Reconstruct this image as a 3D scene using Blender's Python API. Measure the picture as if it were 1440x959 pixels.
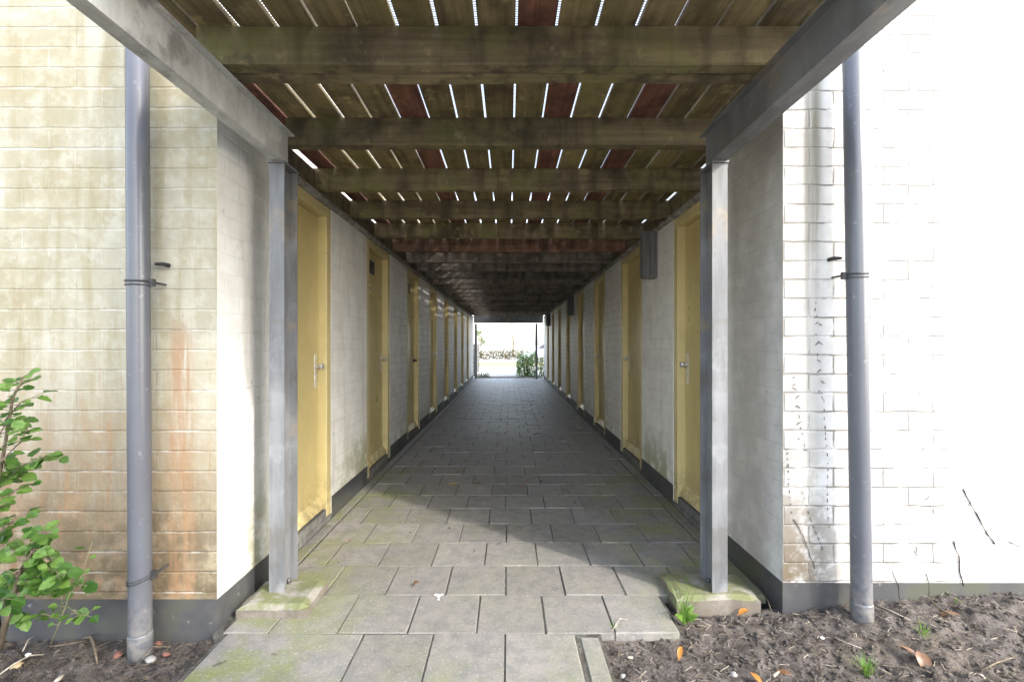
import bpy, bmesh, math, random
from mathutils import Vector, Matrix, noise

R = math.radians
scene = bpy.context.scene
col = scene.collection
for o in list(bpy.data.objects):
    bpy.data.objects.remove(o)

# ------------------------------------------------------------------ camera
CZ = 1.25
cam_d = bpy.data.cameras.new('camera'); cam = bpy.data.objects.new('camera', cam_d); col.objects.link(cam)
cam.location = (0, 0, CZ); cam.rotation_euler = (R(90), 0, 0)
cam_d.sensor_width = 36; cam_d.lens = 16.0
cam_d.shift_x = 0.0035; cam_d.shift_y = 0.0038
cam_d.clip_start = 0.05; cam_d.clip_end = 1500
scene.camera = cam
scene.render.resolution_x = 1024; scene.render.resolution_y = 681

# ------------------------------------------------------------------ sky, sun, exposure
SUN = Vector((0.785, -0.62, 0.70)).normalized()          # towards the sun
w = bpy.data.worlds.new('World'); scene.world = w; w.use_nodes = True
wn = w.node_tree.nodes; wl = w.node_tree.links
bg = wn['Background']; sky = wn.new('ShaderNodeTexSky'); sky.sky_type = 'NISHITA'; sky.sun_disc = False
sky.sun_elevation = math.asin(SUN.z); sky.sun_rotation = math.atan2(SUN.x, SUN.y)
sky.air_density = 1.0; sky.dust_density = 2.0; sky.ozone_density = 0.6
hz = wn.new('ShaderNodeHueSaturation'); hz.inputs['Saturation'].default_value = 0.6
wl.new(sky.outputs[0], hz.inputs['Color']); wl.new(hz.outputs[0], bg.inputs[0]); bg.inputs[1].default_value = 0.15
sd = bpy.data.lights.new('sun', 'SUN'); sun = bpy.data.objects.new('sun', sd); col.objects.link(sun)
sun.rotation_euler = SUN.to_track_quat('Z', 'Y').to_euler(); sun.location = (20, -22, 25)
sd.energy = 0.7; sd.angle = R(2.4); sd.color = (1.0, 0.95, 0.87)
vs = scene.view_settings
vs.view_transform = 'Standard'; vs.look = 'None'; vs.gamma = 1; vs.exposure = 2.65; vs.use_curve_mapping = False
try:
    scene.cycles.max_bounces = 10; scene.cycles.diffuse_bounces = 8; scene.cycles.glossy_bounces = 4
except Exception:
    pass

def P(px, py, Y):
    """point at depth Y seen at pixel (px, py) of the 1440 px photograph"""
    return Vector(((px - 715) * Y / 640.0, Y, CZ + (485 - py) * Y / 640.0))
def G(px, py, z=0.0):
    """point at height z seen at pixel"""
    Y = 640.0 * (CZ - z) / (py - 485)
    return Vector(((px - 715) * Y / 640.0, Y, z))

# ------------------------------------------------------------------ material helpers
class NT:
    def __init__(s, name, rough=0.7, metal=0.0, spec=None):
        s.m = bpy.data.materials.new(name); s.m.use_nodes = True
        s.n = s.m.node_tree.nodes; s.l = s.m.node_tree.links
        s.b = s.n['Principled BSDF']
        s.b.inputs['Roughness'].default_value = rough; s.b.inputs['Metallic'].default_value = metal
        if spec is not None: s.b.inputs['Specular IOR Level'].default_value = spec
        s.tc = s.n.new('ShaderNodeTexCoord'); s.obj = s.tc.outputs['Object']
    def put(s, sock, v):
        if hasattr(v, 'is_output'): s.l.new(v, sock)
        elif isinstance(v, (tuple, list)):
            sock.default_value = (tuple(v) + (1,)) if (len(v) == 3 and len(sock.default_value) == 4) else v
        else: sock.default_value = v
    def mapping(s, scale=(1, 1, 1), loc=(0, 0, 0), rot=(0, 0, 0), vec=None):
        n = s.n.new('ShaderNodeMapping'); s.l.new(vec or s.obj, n.inputs[0])
        n.inputs['Scale'].default_value = scale; n.inputs['Location'].default_value = loc; n.inputs['Rotation'].default_value = rot
        return n.outputs[0]
    def noise(s, scale=5, detail=4, rough=0.55, vec=None, dist=0.0):
        n = s.n.new('ShaderNodeTexNoise'); s.l.new(vec or s.obj, n.inputs['Vector'])
        n.inputs['Scale'].default_value = scale; n.inputs['Detail'].default_value = detail
        n.inputs['Roughness'].default_value = rough; n.inputs['Distortion'].default_value = dist
        return n.outputs['Fac']
    def ncol(s, scale=5, detail=2, vec=None):
        n = s.n.new('ShaderNodeTexNoise'); s.l.new(vec or s.obj, n.inputs['Vector'])
        n.inputs['Scale'].default_value = scale; n.inputs['Detail'].default_value = detail
        return n.outputs['Color']
    def voro(s, scale=5, feature='F1', vec=None):
        n = s.n.new('ShaderNodeTexVoronoi'); n.feature = feature; s.l.new(vec or s.obj, n.inputs['Vector'])
        n.inputs['Scale'].default_value = scale
        return n.outputs['Distance']
    def rng(s, v, a, b, c=0.0, d=1.0):
        n = s.n.new('ShaderNodeMapRange'); n.interpolation_type = 'SMOOTHSTEP'
        s.put(n.inputs['Value'], v); n.inputs['From Min'].default_value = a; n.inputs['From Max'].default_value = b
        n.inputs['To Min'].default_value = c; n.inputs['To Max'].default_value = d
        return n.outputs[0]
    def math(s, op, a, b=0.0):
        n = s.n.new('ShaderNodeMath'); n.operation = op; s.put(n.inputs[0], a); s.put(n.inputs[1], b)
        return n.outputs[0]
    def mul(s, *a):
        r = a[0]
        for x in a[1:]: r = s.math('MULTIPLY', r, x)
        return r
    def mix(s, f, a, b, blend='MIX'):
        n = s.n.new('ShaderNodeMix'); n.data_type = 'RGBA'; n.blend_type = blend
        s.put(n.inputs[0], f); s.put(n.inputs[6], a); s.put(n.inputs[7], b)
        return n.outputs[2]
    def xyz(s, vec=None):
        n = s.n.new('ShaderNodeSeparateXYZ'); s.l.new(vec or s.obj, n.inputs[0]); return n.outputs
    def comb(s, x, y, z=0.0):
        n = s.n.new('ShaderNodeCombineXYZ'); s.put(n.inputs[0], x); s.put(n.inputs[1], y); s.put(n.inputs[2], z); return n.outputs[0]
    def bump(s, h, strength=0.3, dist=0.01, prev=None):
        n = s.n.new('ShaderNodeBump'); s.put(n.inputs['Height'], h); n.inputs['Strength'].default_value = strength
        n.inputs['Distance'].default_value = dist
        if prev is not None: s.l.new(prev, n.inputs['Normal'])
        return n.outputs[0]
    def rand(s):
        n = s.n.new('ShaderNodeObjectInfo'); return n.outputs['Random']
    def done(s, color, normal=None, rough=None):
        s.put(s.b.inputs['Base Color'], color)
        if normal is not None: s.l.new(normal, s.b.inputs['Normal'])
        if rough is not None: s.put(s.b.inputs['Roughness'], rough)
        return s.m

def bricks(t, axis, mortar=0.007, offx=0.0, offz=0.0, wob=0.012, vjoint=1.0):
    """painted block courses: returns (mortar mask, per-block value) on the wall plane running along axis"""
    x, y, z = t.xyz()
    h = {'x': x, 'y': y}[axis]
    c = t.comb(t.math('ADD', h, offx), t.math('ADD', z, offz))
    d = t.ncol(9, 3)
    n = t.n.new('ShaderNodeVectorMath'); n.operation = 'SUBTRACT'; t.l.new(d, n.inputs[0]); n.inputs[1].default_value = (.5, .5, .5)
    n2 = t.n.new('ShaderNodeVectorMath'); n2.operation = 'SCALE'; t.l.new(n.outputs[0], n2.inputs[0]); n2.inputs['Scale'].default_value = wob
    n3 = t.n.new('ShaderNodeVectorMath'); n3.operation = 'ADD'; t.l.new(c, n3.inputs[0]); t.l.new(n2.outputs[0], n3.inputs[1])
    b = t.n.new('ShaderNodeTexBrick'); t.l.new(n3.outputs[0], b.inputs['Vector'])
    b.inputs['Scale'].default_value = 1.0; b.inputs['Brick Width'].default_value = 0.235; b.inputs['Row Height'].default_value = 0.089
    b.inputs['Mortar Size'].default_value = mortar; b.inputs['Mortar Smooth'].default_value = 0.6; b.inputs['Bias'].default_value = 0
    b.inputs['Color1'].default_value = (0, 0, 0, 1); b.inputs['Color2'].default_value = (1, 1, 1, 1); b.inputs['Mortar'].default_value = (.5, .5, .5, 1)
    b.offset = 0.5
    if vjoint >= 1: return b.outputs['Fac'], b.outputs['Color']
    b2 = t.n.new('ShaderNodeTexBrick'); t.l.new(n3.outputs[0], b2.inputs['Vector'])
    for k in ('Scale', 'Row Height', 'Mortar Size', 'Mortar Smooth', 'Bias'): b2.inputs[k].default_value = b.inputs[k].default_value
    b2.inputs['Brick Width'].default_value = 500.0; b2.offset = .5
    vj = t.rng(t.noise(1.7, 3), .5, .62, vjoint * .4, min(1, vjoint * 2))
    return t.math('MAXIMUM', b2.outputs['Fac'], t.math('MULTIPLY', b.outputs['Fac'], vj)), b.outputs['Color']

# ------------------------------------------------------------------ materials
def mat_facade_left():
    t = NT('painted_brick_algae', 0.75); x, y, z = t.xyz()
    fac, bc = bricks(t, 'x', 0.006, 0.03, 0.02, .009, .3)
    big = t.noise(2.2, 5, .6); fine = t.noise(30, 6, .7); mid = t.noise(9, 6, .65)
    stre = t.noise(1, 6, .65, t.mapping((16, 16, 1.4)))
    stre2 = t.noise(1, 5, .6, t.mapping((34, 34, 2.6)))
    c = t.mix(t.rng(big, .35, .65), (.355, .33, .255), (.31, .28, .18))
    c = t.mix(t.mul(t.rng(mid, .42, .72), .7), c, (.48, .46, .385))
    c = t.mix(t.mul(t.rng(stre, .46, .66), t.rng(fine, .3, .6, .4, 1), t.rng(z, 2.6, 1.2, .6, .8)), c, (.27, .24, .135))
    # vertical clean washed strips
    wash = t.rng(t.noise(1, 3, .5, t.mapping((5, 5, .5))), .55, .7)
    c = t.mix(t.mul(wash, .6), c, (.50, .485, .42))
    # rust brown staining of the lower wall
    low = t.math('ADD', t.rng(z, 1.35, .3, 0, 1.0), t.rng(big, .4, .7, -.25, .2))
    rustx = t.mul(t.rng(x, -1.25, -1.65, .45, 1.0), t.rng(t.noise(26, 6, .75, t.mapping((1, 1, .35))), .36, .58, .35, 1.0))
    c = t.mix(t.mul(t.rng(z, 1.3, .5, 0, 1), rustx, t.rng(big, .3, .6, .55, 1)), c, (.27, .185, .115))
    c = t.mix(t.mul(t.rng(stre, .38, .58), low, rustx), c, (.29, .18, .10))
    c = t.mix(t.mul(t.rng(stre2, .56, .66), t.rng(z, 1.5, .5, 0, .8), rustx), c, (.36, .18, .085))
    c = t.mix(t.mul(t.rng(mid, .34, .58), t.rng(z, .95, .2, 0, .95)), c, (.115, .085, .045))
    near_pipe = t.mul(t.rng(x, -1.52, -1.47), t.rng(x, -1.37, -1.42), t.rng(z, 1.42, 1.25, 0, 1))
    c = t.mix(t.mul(near_pipe, t.rng(stre2, .35, .6), .75), c, (.30, .17, .085))
    # light mortar scars
    c = t.mix(t.mul(fac, t.rng(t.noise(5, 5, .65), .46, .6), .55), c, (.56, .545, .49))
    c = t.mix(t.mul(t.rng(bc, .2, .9), .16), c, (.36, .32, .22))
    c = t.mix(t.mul(t.rng(fine, .54, .70), .45), c, (.30, .25, .14))
    c = t.mix(t.mul(t.rng(t.noise(70, 4, .7), .6, .7), .1), c, (.72, .70, .64))
    h = t.math('SUBTRACT', t.math('MULTIPLY', fine, .25), t.math('MULTIPLY', fac, 1.0))
    h = t.math('ADD', h, t.math('MULTIPLY', bc, .35)); h = t.math('ADD', h, t.math('MULTIPLY', mid, 1.6))
    return t.done(c, t.bump(h, .6, .006))

def mat_facade_right():
    t = NT('white_painted_brick', 0.7); x, y, z = t.xyz()
    fac, bc = bricks(t, 'x', 0.006, 0.11, 0.045)
    big = t.noise(2.5, 5, .6); fine = t.noise(34, 6, .7); mid = t.noise(10, 6, .65)
    stre = t.noise(1, 5, .6, t.mapping((22, 22, 1.2)))
    c = t.mix(t.rng(mid, .42, .65), (.70, .69, .67), (.62, .61, .58))
    g1 = t.mul(t.rng(x, 1.38, 1.41), t.rng(x, 1.50, 1.45))
    c = t.mix(t.mul(g1, t.rng(stre, .3, .6), t.rng(z, 1.0, 2.3, .25, .95)), c, (.17, .15, .08))
    g2 = t.rng(x, 1.62, 1.32)
    c = t.mix(t.mul(g2, t.rng(big, .25, .5), .85), c, (.25, .243, .232))  # grime grey towards the corner, with lower brightness painted in
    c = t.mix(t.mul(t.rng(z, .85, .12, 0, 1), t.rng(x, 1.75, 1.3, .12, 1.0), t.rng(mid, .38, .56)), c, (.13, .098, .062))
    c = t.mix(t.mul(t.rng(fine, .56, .70), t.rng(z, 1.0, .2, .12, .6), t.rng(x, 2.2, 1.6)), c, (.42, .40, .37))
    lich = t.mul(t.rng(mid, .48, .62), t.rng(fine, .4, .6), t.rng(x, 1.66, 1.72), t.rng(x, 2.15, 1.9), t.rng(z, 1.1, .5, .12, .75))
    c = t.mix(lich, c, (.25, .245, .235))
    crack = t.mul(fac, t.rng(t.noise(6, 4, .6), .42, .54))
    c = t.mix(t.mul(crack, t.rng(x, 2.2, 2.0), .95), c, t.mix(t.rng(x, 1.58, 1.64), (.22, .205, .18), (.16, .15, .135)))
    h = t.math('SUBTRACT', t.math('MULTIPLY', fine, .15), fac)
    h = t.math('ADD', h, t.math('MULTIPLY', bc, .2))
    return t.done(c, t.bump(h, .6, .006))

def mat_passage(side):
    t = NT('white_painted_passage_brick', 0.55); x, y, z = t.xyz()
    fac, bc = bricks(t, 'y', 0.005, 0.05, 0.03)
    big = t.noise(1.6, 5, .6); fine = t.noise(30, 6, .7); mid = t.noise(7, 5, .6)
    stre = t.noise(1, 5, .6, t.mapping((18, 18, 1.1)))
    c = t.mix(t.rng(mid, .4, .65), (.84, .83, .80), (.77, .755, .72))
    c = t.mix(t.mul(t.rng(stre, .52, .68), .4), c, (.52, .50, .43))
    far = t.rng(y, 4.4, 6.0)
    c = t.mix(t.mul(fac, t.rng(big, .35, .55, .25, 1), t.math('ADD', t.math('MULTIPLY', far, .65), t.rng(y, 2.5, 3.2, .02, .14))), c, (.33, .31, .28))
    if side < 0:
        a = t.mul(t.rng(y, 3.35, 3.9), t.rng(y, 4.6, 4.1))
        d = t.mul(t.rng(y, 2.15, 2.3), t.rng(y, 2.5, 2.4))
        c = t.mix(t.mul(d, t.rng(z, .75, .2), t.rng(mid, .3, .6), .7), c, (.30, .31, .13))
        zz = t.rng(z, .62, .18)
    else:
        a = t.mul(t.rng(y, 3.6, 3.8), t.rng(y, 4.5, 4.2))
        zz = t.rng(z, .58, .15)
    c = t.mix(t.mul(a, zz, t.rng(mid, .28, .55), .85), c, (.26, .29, .085))
    c = t.mix(t.mul(t.rng(z, .5, .12), t.rng(mid, .4, .6), .5), c, (.42, .40, .29))
    c = t.mix(t.mul(t.rng(fine, .64, .74), .4), c, (.36, .34, .28))
    if side > 0:
        c = t.mix(t.mul(t.rng(y, 2.72, 2.6), t.rng(mid, .2, .7, .55, .95)), c, (.43, .42, .395))  # right return wall greyed near the mouth, its shade painted in
    c = t.mix(t.mul(t.rng(t.noise(3.2, 6, .72), .54, .64), .35), c, (.56, .53, .47))
    c = t.mix(t.mul(t.rng(t.noise(24, 3, .5), .70, .74), .55), c, (.22, .20, .17))
    c = t.mix(t.mul(t.rng(bc, .2, .9), .12), c, (.5, .48, .44))
    h = t.math('SUBTRACT', t.math('MULTIPLY', fine, .2), fac); h = t.math('ADD', h, t.math('MULTIPLY', mid, .9))
    return t.done(c, t.bump(h, .5, .005))

def mat_plinth():
    t = NT('dark_grey_plinth_paint', 0.5)
    f = t.noise(22, 6, .7); m = t.noise(5, 5, .6)
    c = t.mix(t.rng(m, .35, .65), (.055, .056, .06), (.085, .083, .08))
    c = t.mix(t.mul(t.rng(f, .62, .70), .6), c, (.28, .27, .25))
    c = t.mix(t.mul(t.rng(m, .5, .65), .5), c, (.075, .08, .045))
    return t.done(c, t.bump(f, .3, .004))

def mat_yellow(name, base, rough=.32):
    t = NT(name, rough); x, y, z = t.xyz()
    m = t.noise(4, 5, .6); f = t.noise(1, 4, .6, t.mapping((60, 60, 3)))
    d = tuple(v * .86 for v in base)
    c = t.mix(t.rng(m, .35, .65), base, d)
    c = t.mix(t.mul(t.rng(f, .5, .7), .25), c, tuple(v * .75 for v in base))
    sp = t.noise(40, 3, .6)
    c = t.mix(t.mul(t.rng(sp, .68, .74), .6), c, (.16, .11, .05))
    c = t.mix(t.mul(t.rng(z, .42, .1), t.rng(t.noise(13, 5, .7), .42, .62), .6), c, (.26, .20, .11))
    c = t.mix(t.mul(t.rng(t.noise(1, 5, .65, t.mapping((22, 22, 1.3))), .56, .7), .18), c, (.34, .26, .12))
    c = t.mix(t.mul(t.rng(m, .50, .70), .25), c, tuple(min(1, v * 1.15) for v in base))
    return t.done(c, t.bump(f, .12, .002), t.rng(m, .3, .7, rough - .05, rough + .12))

def mat_steel(name, base=(.40, .405, .41), rough=.45, metal=.35):
    t = NT(name, rough, metal)
    m = t.noise(5, 6, .65); st = t.noise(1, 6, .65, t.mapping((14, 5, 1.6))); f = t.noise(60, 4, .6)
    c = t.mix(t.rng(st, .35, .65), base, tuple(v * .62 for v in base))
    c = t.mix(t.mul(t.rng(m, .52, .66), .7), c, tuple(min(1, v * 1.25) for v in base))
    c = t.mix(t.mul(t.rng(m, .46, .36), .55), c, (.13, .12, .105))
    c = t.mix(t.mul(t.rng(t.noise(3, 5, .6, t.mapping((1, 1, 1), (7, 3, 1))), .58, .66), .5), c, (.30, .24, .16))
    return t.done(c, t.bump(f, .12, .002), t.rng(m, .3, .7, rough - .1, rough + .2))

def mat_wood(name, base, dark, green, greenamt=.6, axis='x', rough=.8):
    t = NT(name, rough)
    sc = {'x': (1.2, 26, 26), 'y': (26, 1.2, 26), 'z': (26, 26, 1.2)}[axis]
    loc = None
    r = t.rand()
    add = t.n.new('ShaderNodeVectorMath'); add.operation = 'ADD'; t.l.new(t.obj, add.inputs[0])
    t.l.new(t.comb(t.math('MULTIPLY', r, 37), t.math('MULTIPLY', r, 17), 0), add.inputs[1]); v = add.outputs[0]
    grain = t.noise(1, 6, .7, t.mapping(sc, vec=v), .4); blot = t.noise(5.5, 6, .68, vec=v); big = t.noise(2.0, 4, .6, vec=v)
    c = t.mix(t.rng(grain, .3, .7), dark, base)
    c = t.mix(t.mul(t.rng(blot, .42, .68), .75), c, tuple(q * .4 for q in dark))
    drip = t.noise(1, 5, .6, t.mapping((11, 11, 1.5) if axis == 'x' else (30, .7, 30), vec=v))
    c = t.mix(t.mul(t.rng(drip, .48, .66), .6), c, tuple(q * .45 for q in dark))
    c = t.mix(t.mul(t.rng(big, .42, .66), t.rng(blot, .66, .38), greenamt), c, green)
    c = t.mix(t.mul(t.rng(t.noise(12, 5, .65, vec=v), .58, .7), .45), c, tuple(min(1, q * 1.7) for q in base))
    val = t.math('ADD', t.math('MULTIPLY', r, .5), .75)
    hs = t.n.new('ShaderNodeHueSaturation'); t.l.new(val, hs.inputs['Value']); t.l.new(c, hs.inputs['Color'])
    return t.done(hs.outputs[0], t.bump(grain, .5, .004))

def mat_pipe():
    t = NT('grey_pvc', .3); x, y, z = t.xyz()
    m = t.noise(3, 5, .6); f = t.noise(30, 4, .6)
    c = t.mix(t.rng(m, .35, .65), (.112, .118, .136), (.10, .105, .122))
    c = t.mix(t.mul(t.rng(z, .35, .0), t.rng(f, .35, .6), .6), c, (.27, .25, .22))
    c = t.mix(t.mul(t.rng(f, .62, .72), .3), c, (.33, .33, .34))
    return t.done(c, t.bump(m, .05, .002), None)

def mat_concrete_moss(name='mossy_concrete'):
    t = NT(name, .9)
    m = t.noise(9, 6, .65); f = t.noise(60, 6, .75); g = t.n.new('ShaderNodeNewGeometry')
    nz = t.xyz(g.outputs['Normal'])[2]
    c = t.mix(t.rng(f, .3, .7), (.21, .195, .165), (.29, .275, .245))
    c = t.mix(t.mul(t.rng(m, .36, .56), t.rng(nz, .3, .9, .35, .9)), c, (.125, .138, .05))
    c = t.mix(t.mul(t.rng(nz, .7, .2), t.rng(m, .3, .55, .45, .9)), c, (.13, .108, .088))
    c = t.mix(t.mul(t.rng(f, .60, .70), .6), c, (.10, .09, .07))
    return t.done(c, t.bump(f, .6, .008))

def mat_tiles():
    t = NT('concrete_paving', .85); x, y, z = t.xyz()
    g = t.n.new('ShaderNodeNewGeometry'); rp = g.outputs['Random Per Island']
    m = t.noise(3, 6, .65); f = t.noise(90, 5, .75); mid = t.noise(14, 6, .7)
    base = t.mix(rp, (.175, .161, .143), (.24, .225, .203))
    c = t.mix(t.rng(mid, .35, .7), base, t.mix(rp, (.125, .12, .115), (.175, .17, .162)))
    # paler further inside, light painted in; mossy towards the sides and the mouth
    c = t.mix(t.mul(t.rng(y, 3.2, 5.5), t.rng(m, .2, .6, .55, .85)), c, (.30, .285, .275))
    c = t.mix(t.mul(t.rng(y, 9.5, 13.5), .6), c, (.40, .40, .40))  # paler again near the exit, daylight put into the tone
    side = t.math('ABSOLUTE', x)
    moss = t.mul(t.rng(m, .40, .62), t.math('ADD', t.rng(side, .45, 1.1, .12, .8), t.rng(y, 1.95, 1.6, 0, .4)), t.rng(y, 5.5, 3.6, .12, 1))
    c = t.mix(moss, c, (.155, .17, .06))
    c = t.mix(t.mul(t.rng(f, .54, .68), .5), c, (.40, .39, .37))
    c = t.mix(t.mul(t.rng(t.noise(5, 6, .75), .52, .66), .45), c, (.12, .112, .10))
    c = t.mix(t.mul(t.rng(f, .42, .33), .5), c, (.09, .085, .075))
    sp = t.noise(11, 2, .5)
    c = t.mix(t.mul(t.rng(sp, .72, .76), .6), c, (.05, .047, .04))
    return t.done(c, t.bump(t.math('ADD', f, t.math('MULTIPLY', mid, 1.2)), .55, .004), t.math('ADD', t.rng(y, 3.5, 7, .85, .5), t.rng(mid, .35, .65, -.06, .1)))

def mat_soil(name='dark_soil', a=(.05, .043, .039), b=(.17, .148, .135)):
    t = NT(name, .95, spec=.2)
    m = t.noise(14, 8, .72); f = t.noise(80, 6, .75); big = t.noise(3, 4, .6)
    c = t.mix(t.rng(m, .35, .68), a, b)
    c = t.mix(t.mul(t.rng(f, .58, .70), .7), c, (.23, .20, .18))
    c = t.mix(t.mul(t.rng(f, .42, .32), .8), c, (.016, .013, .011))
    c = t.mix(t.mul(t.rng(big, .5, .68), .45), c, (.16, .135, .105))
    return t.done(c, t.bump(t.math('ADD', t.math('MULTIPLY', f, .5), m), 1.0, .02))

def mat_plain(name, c1, c2, scale=12, rough=.8, bump=.2, bd=.004, metal=0, stretch=(1, 1, 1)):
    t = NT(name, rough, metal)
    f = t.noise(scale, 5, .65, t.mapping(stretch))
    return t.done(t.mix(t.rng(f, .35, .65), c1, c2), t.bump(f, bump, bd))

def mat_leaf(name, c1, c2, trans=.35):
    t = NT(name, .42); g = t.n.new('ShaderNodeNewGeometry')
    f = t.noise(60, 3, .6)
    c = t.mix(g.outputs['Random Per Island'], c1, c2)
    c = t.mix(t.mul(t.rng(f, .45, .65), .3), c, tuple(v * .7 for v in c1))
    tr = t.n.new('ShaderNodeBsdfTranslucent'); t.l.new(c, tr.inputs[0])
    mx = t.n.new('ShaderNodeMixShader'); mx.inputs[0].default_value = trans
    t.put(t.b.inputs['Base Color'], c)
    t.l.new(t.b.outputs[0], mx.inputs[1]); t.l.new(tr.outputs[0], mx.inputs[2])
    t.l.new(mx.outputs[0], t.n['Material Output'].inputs[0])
    return t.m

M = dict(
    facL=mat_facade_left(), facR=mat_facade_right(), pasL=mat_passage(-1), pasR=mat_passage(1), plinth=mat_plinth(),
    door=mat_yellow('yellow_door_paint', (.58, .475, .22)), frame=mat_yellow('yellow_frame_paint', (.66, .55, .27), .38),
    steel=mat_steel('galvanised_steel_brightened', (.62, .62, .60), .5, .02), steeldim=mat_steel('galvanised_steel_dimmed', (.20, .205, .213), .45, .12), alu=mat_plain('brushed_handle_metal', (.55, .54, .52), (.68, .67, .65), 40, .3, .05, .001, .6),  # same steel in two tones: brightness of beam and posts painted in
    joist=mat_wood('weathered_joist_wood', (.235, .185, .098), (.125, .098, .058), (.15, .16, .04), .7, 'x'),
    joistgrey=mat_wood('greyer_joist_wood', (.27, .225, .175), (.155, .128, .10), (.10, .09, .06), .3, 'x'),  # greyer, less green wood for the farther joists
    joistred=mat_wood('reddish_joist_wood', (.26, .13, .08), (.12, .07, .05), (.13, .11, .05), .3, 'x'),
    board=mat_wood('algae_deck_board', (.30, .235, .115), (.17, .13, .066), (.17, .17, .045), .5, 'y'),
    boardred=mat_wood('reddish_deck_board', (.215, .092, .06), (.11, .048, .034), (.16, .08, .05), .15, 'y'),
    pipe=mat_pipe(), block=mat_concrete_moss(), tiles=mat_tiles(), soil=mat_soil(),
    bed=mat_soil('joint_sand', (.055, .052, .045), (.17, .165, .145)),
    sill=mat_plain('grey_sill_concrete', (.10, .098, .09), (.17, .165, .15), 18, .85, .4),
    ledge=mat_plain('grey_mortar_ledge', (.16, .15, .125), (.34, .325, .285), 13, .9, .8, .012),
    black=mat_plain('black_rubber', (.015, .015, .016), (.03, .03, .03), 20, .6, .1),
    wire=mat_plain('dark_wire', (.05, .05, .055), (.11, .11, .115), 20, .45, .05, .001, .5),
    lampbox=mat_plain('grey_ribbed_box', (.10, .10, .102), (.19, .187, .18), 1, .6, .3, .003, 0, (60, 60, 2)),
    white=mat_plain('white_plate', (.72, .72, .70), (.8, .8, .78), 20, .5, .05),
    ink=mat_plain('dark_ink', (.02, .02, .03), (.03, .03, .04), 20, .6, .05),
    leafg=mat_leaf('fresh_green_leaf', (.035, .11, .014), (.20, .34, .07), .42),
    grass=mat_leaf('grass_blade', (.10, .22, .03), (.24, .36, .08), .4),
    hedge=mat_leaf('hedge_leaf', (.06, .12, .02), (.16, .25, .05), .35),
    hedgebrown=mat_leaf('brown_hedge_leaf', (.09, .08, .03), (.20, .17, .08), .3),
    bark=mat_plain('twig_bark', (.10, .075, .05), (.20, .16, .11), 40, .85, .4),
    barkg=mat_plain('green_twig', (.16, .17, .08), (.26, .25, .14), 40, .7, .3),
    ivy=mat_plain('dead_ivy_bark', (.035, .025, .018), (.085, .06, .04), 60, .9, .5),
    orange=mat_leaf('orange_dry_leaf', (.46, .17, .035), (.55, .26, .06), .25),
    brown=mat_leaf('brown_dry_leaf', (.14, .07, .035), (.24, .13, .07), .15),
    yellow=mat_leaf('yellow_dry_leaf', (.50, .36, .06), (.6, .42, .08), .2),
    pale=mat_plain('pale_twig', (.30, .26, .20), (.46, .41, .33), 40, .8, .3),
    brickred=mat_plain('red_brick_fragment', (.15, .06, .04), (.21, .10, .07), 40, .9, .6, .004),
    stone=mat_plain('grey_stone', (.20, .19, .18), (.33, .31, .29), 30, .85, .5, .004),
    ochre=mat_plain('ochre_stone', (.30, .22, .11), (.42, .33, .19), 30, .85, .5, .004),
    roof=mat_plain('bitumen_roof', (.03, .03, .032), (.05, .05, .05), 15, .9, .3),
    ground=mat_plain('pale_dry_ground', (.36, .34, .30), (.46, .44, .40), 2, .9, .2),
    road=mat_plain('pale_brick_road', (.34, .325, .31), (.44, .425, .405), 6, .85, .2),
    lawn=mat_plain('dry_lawn', (.20, .20, .08), (.34, .30, .15), 3, .9, .5, .02),
    carwhite=mat_plain('silver_car_paint', (.50, .53, .58), (.52, .55, .60), 3, .25, .0, .001, .3),
    glass=mat_plain('car_glass', (.03, .035, .045), (.04, .045, .055), 3, .1, .0),
)

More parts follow.
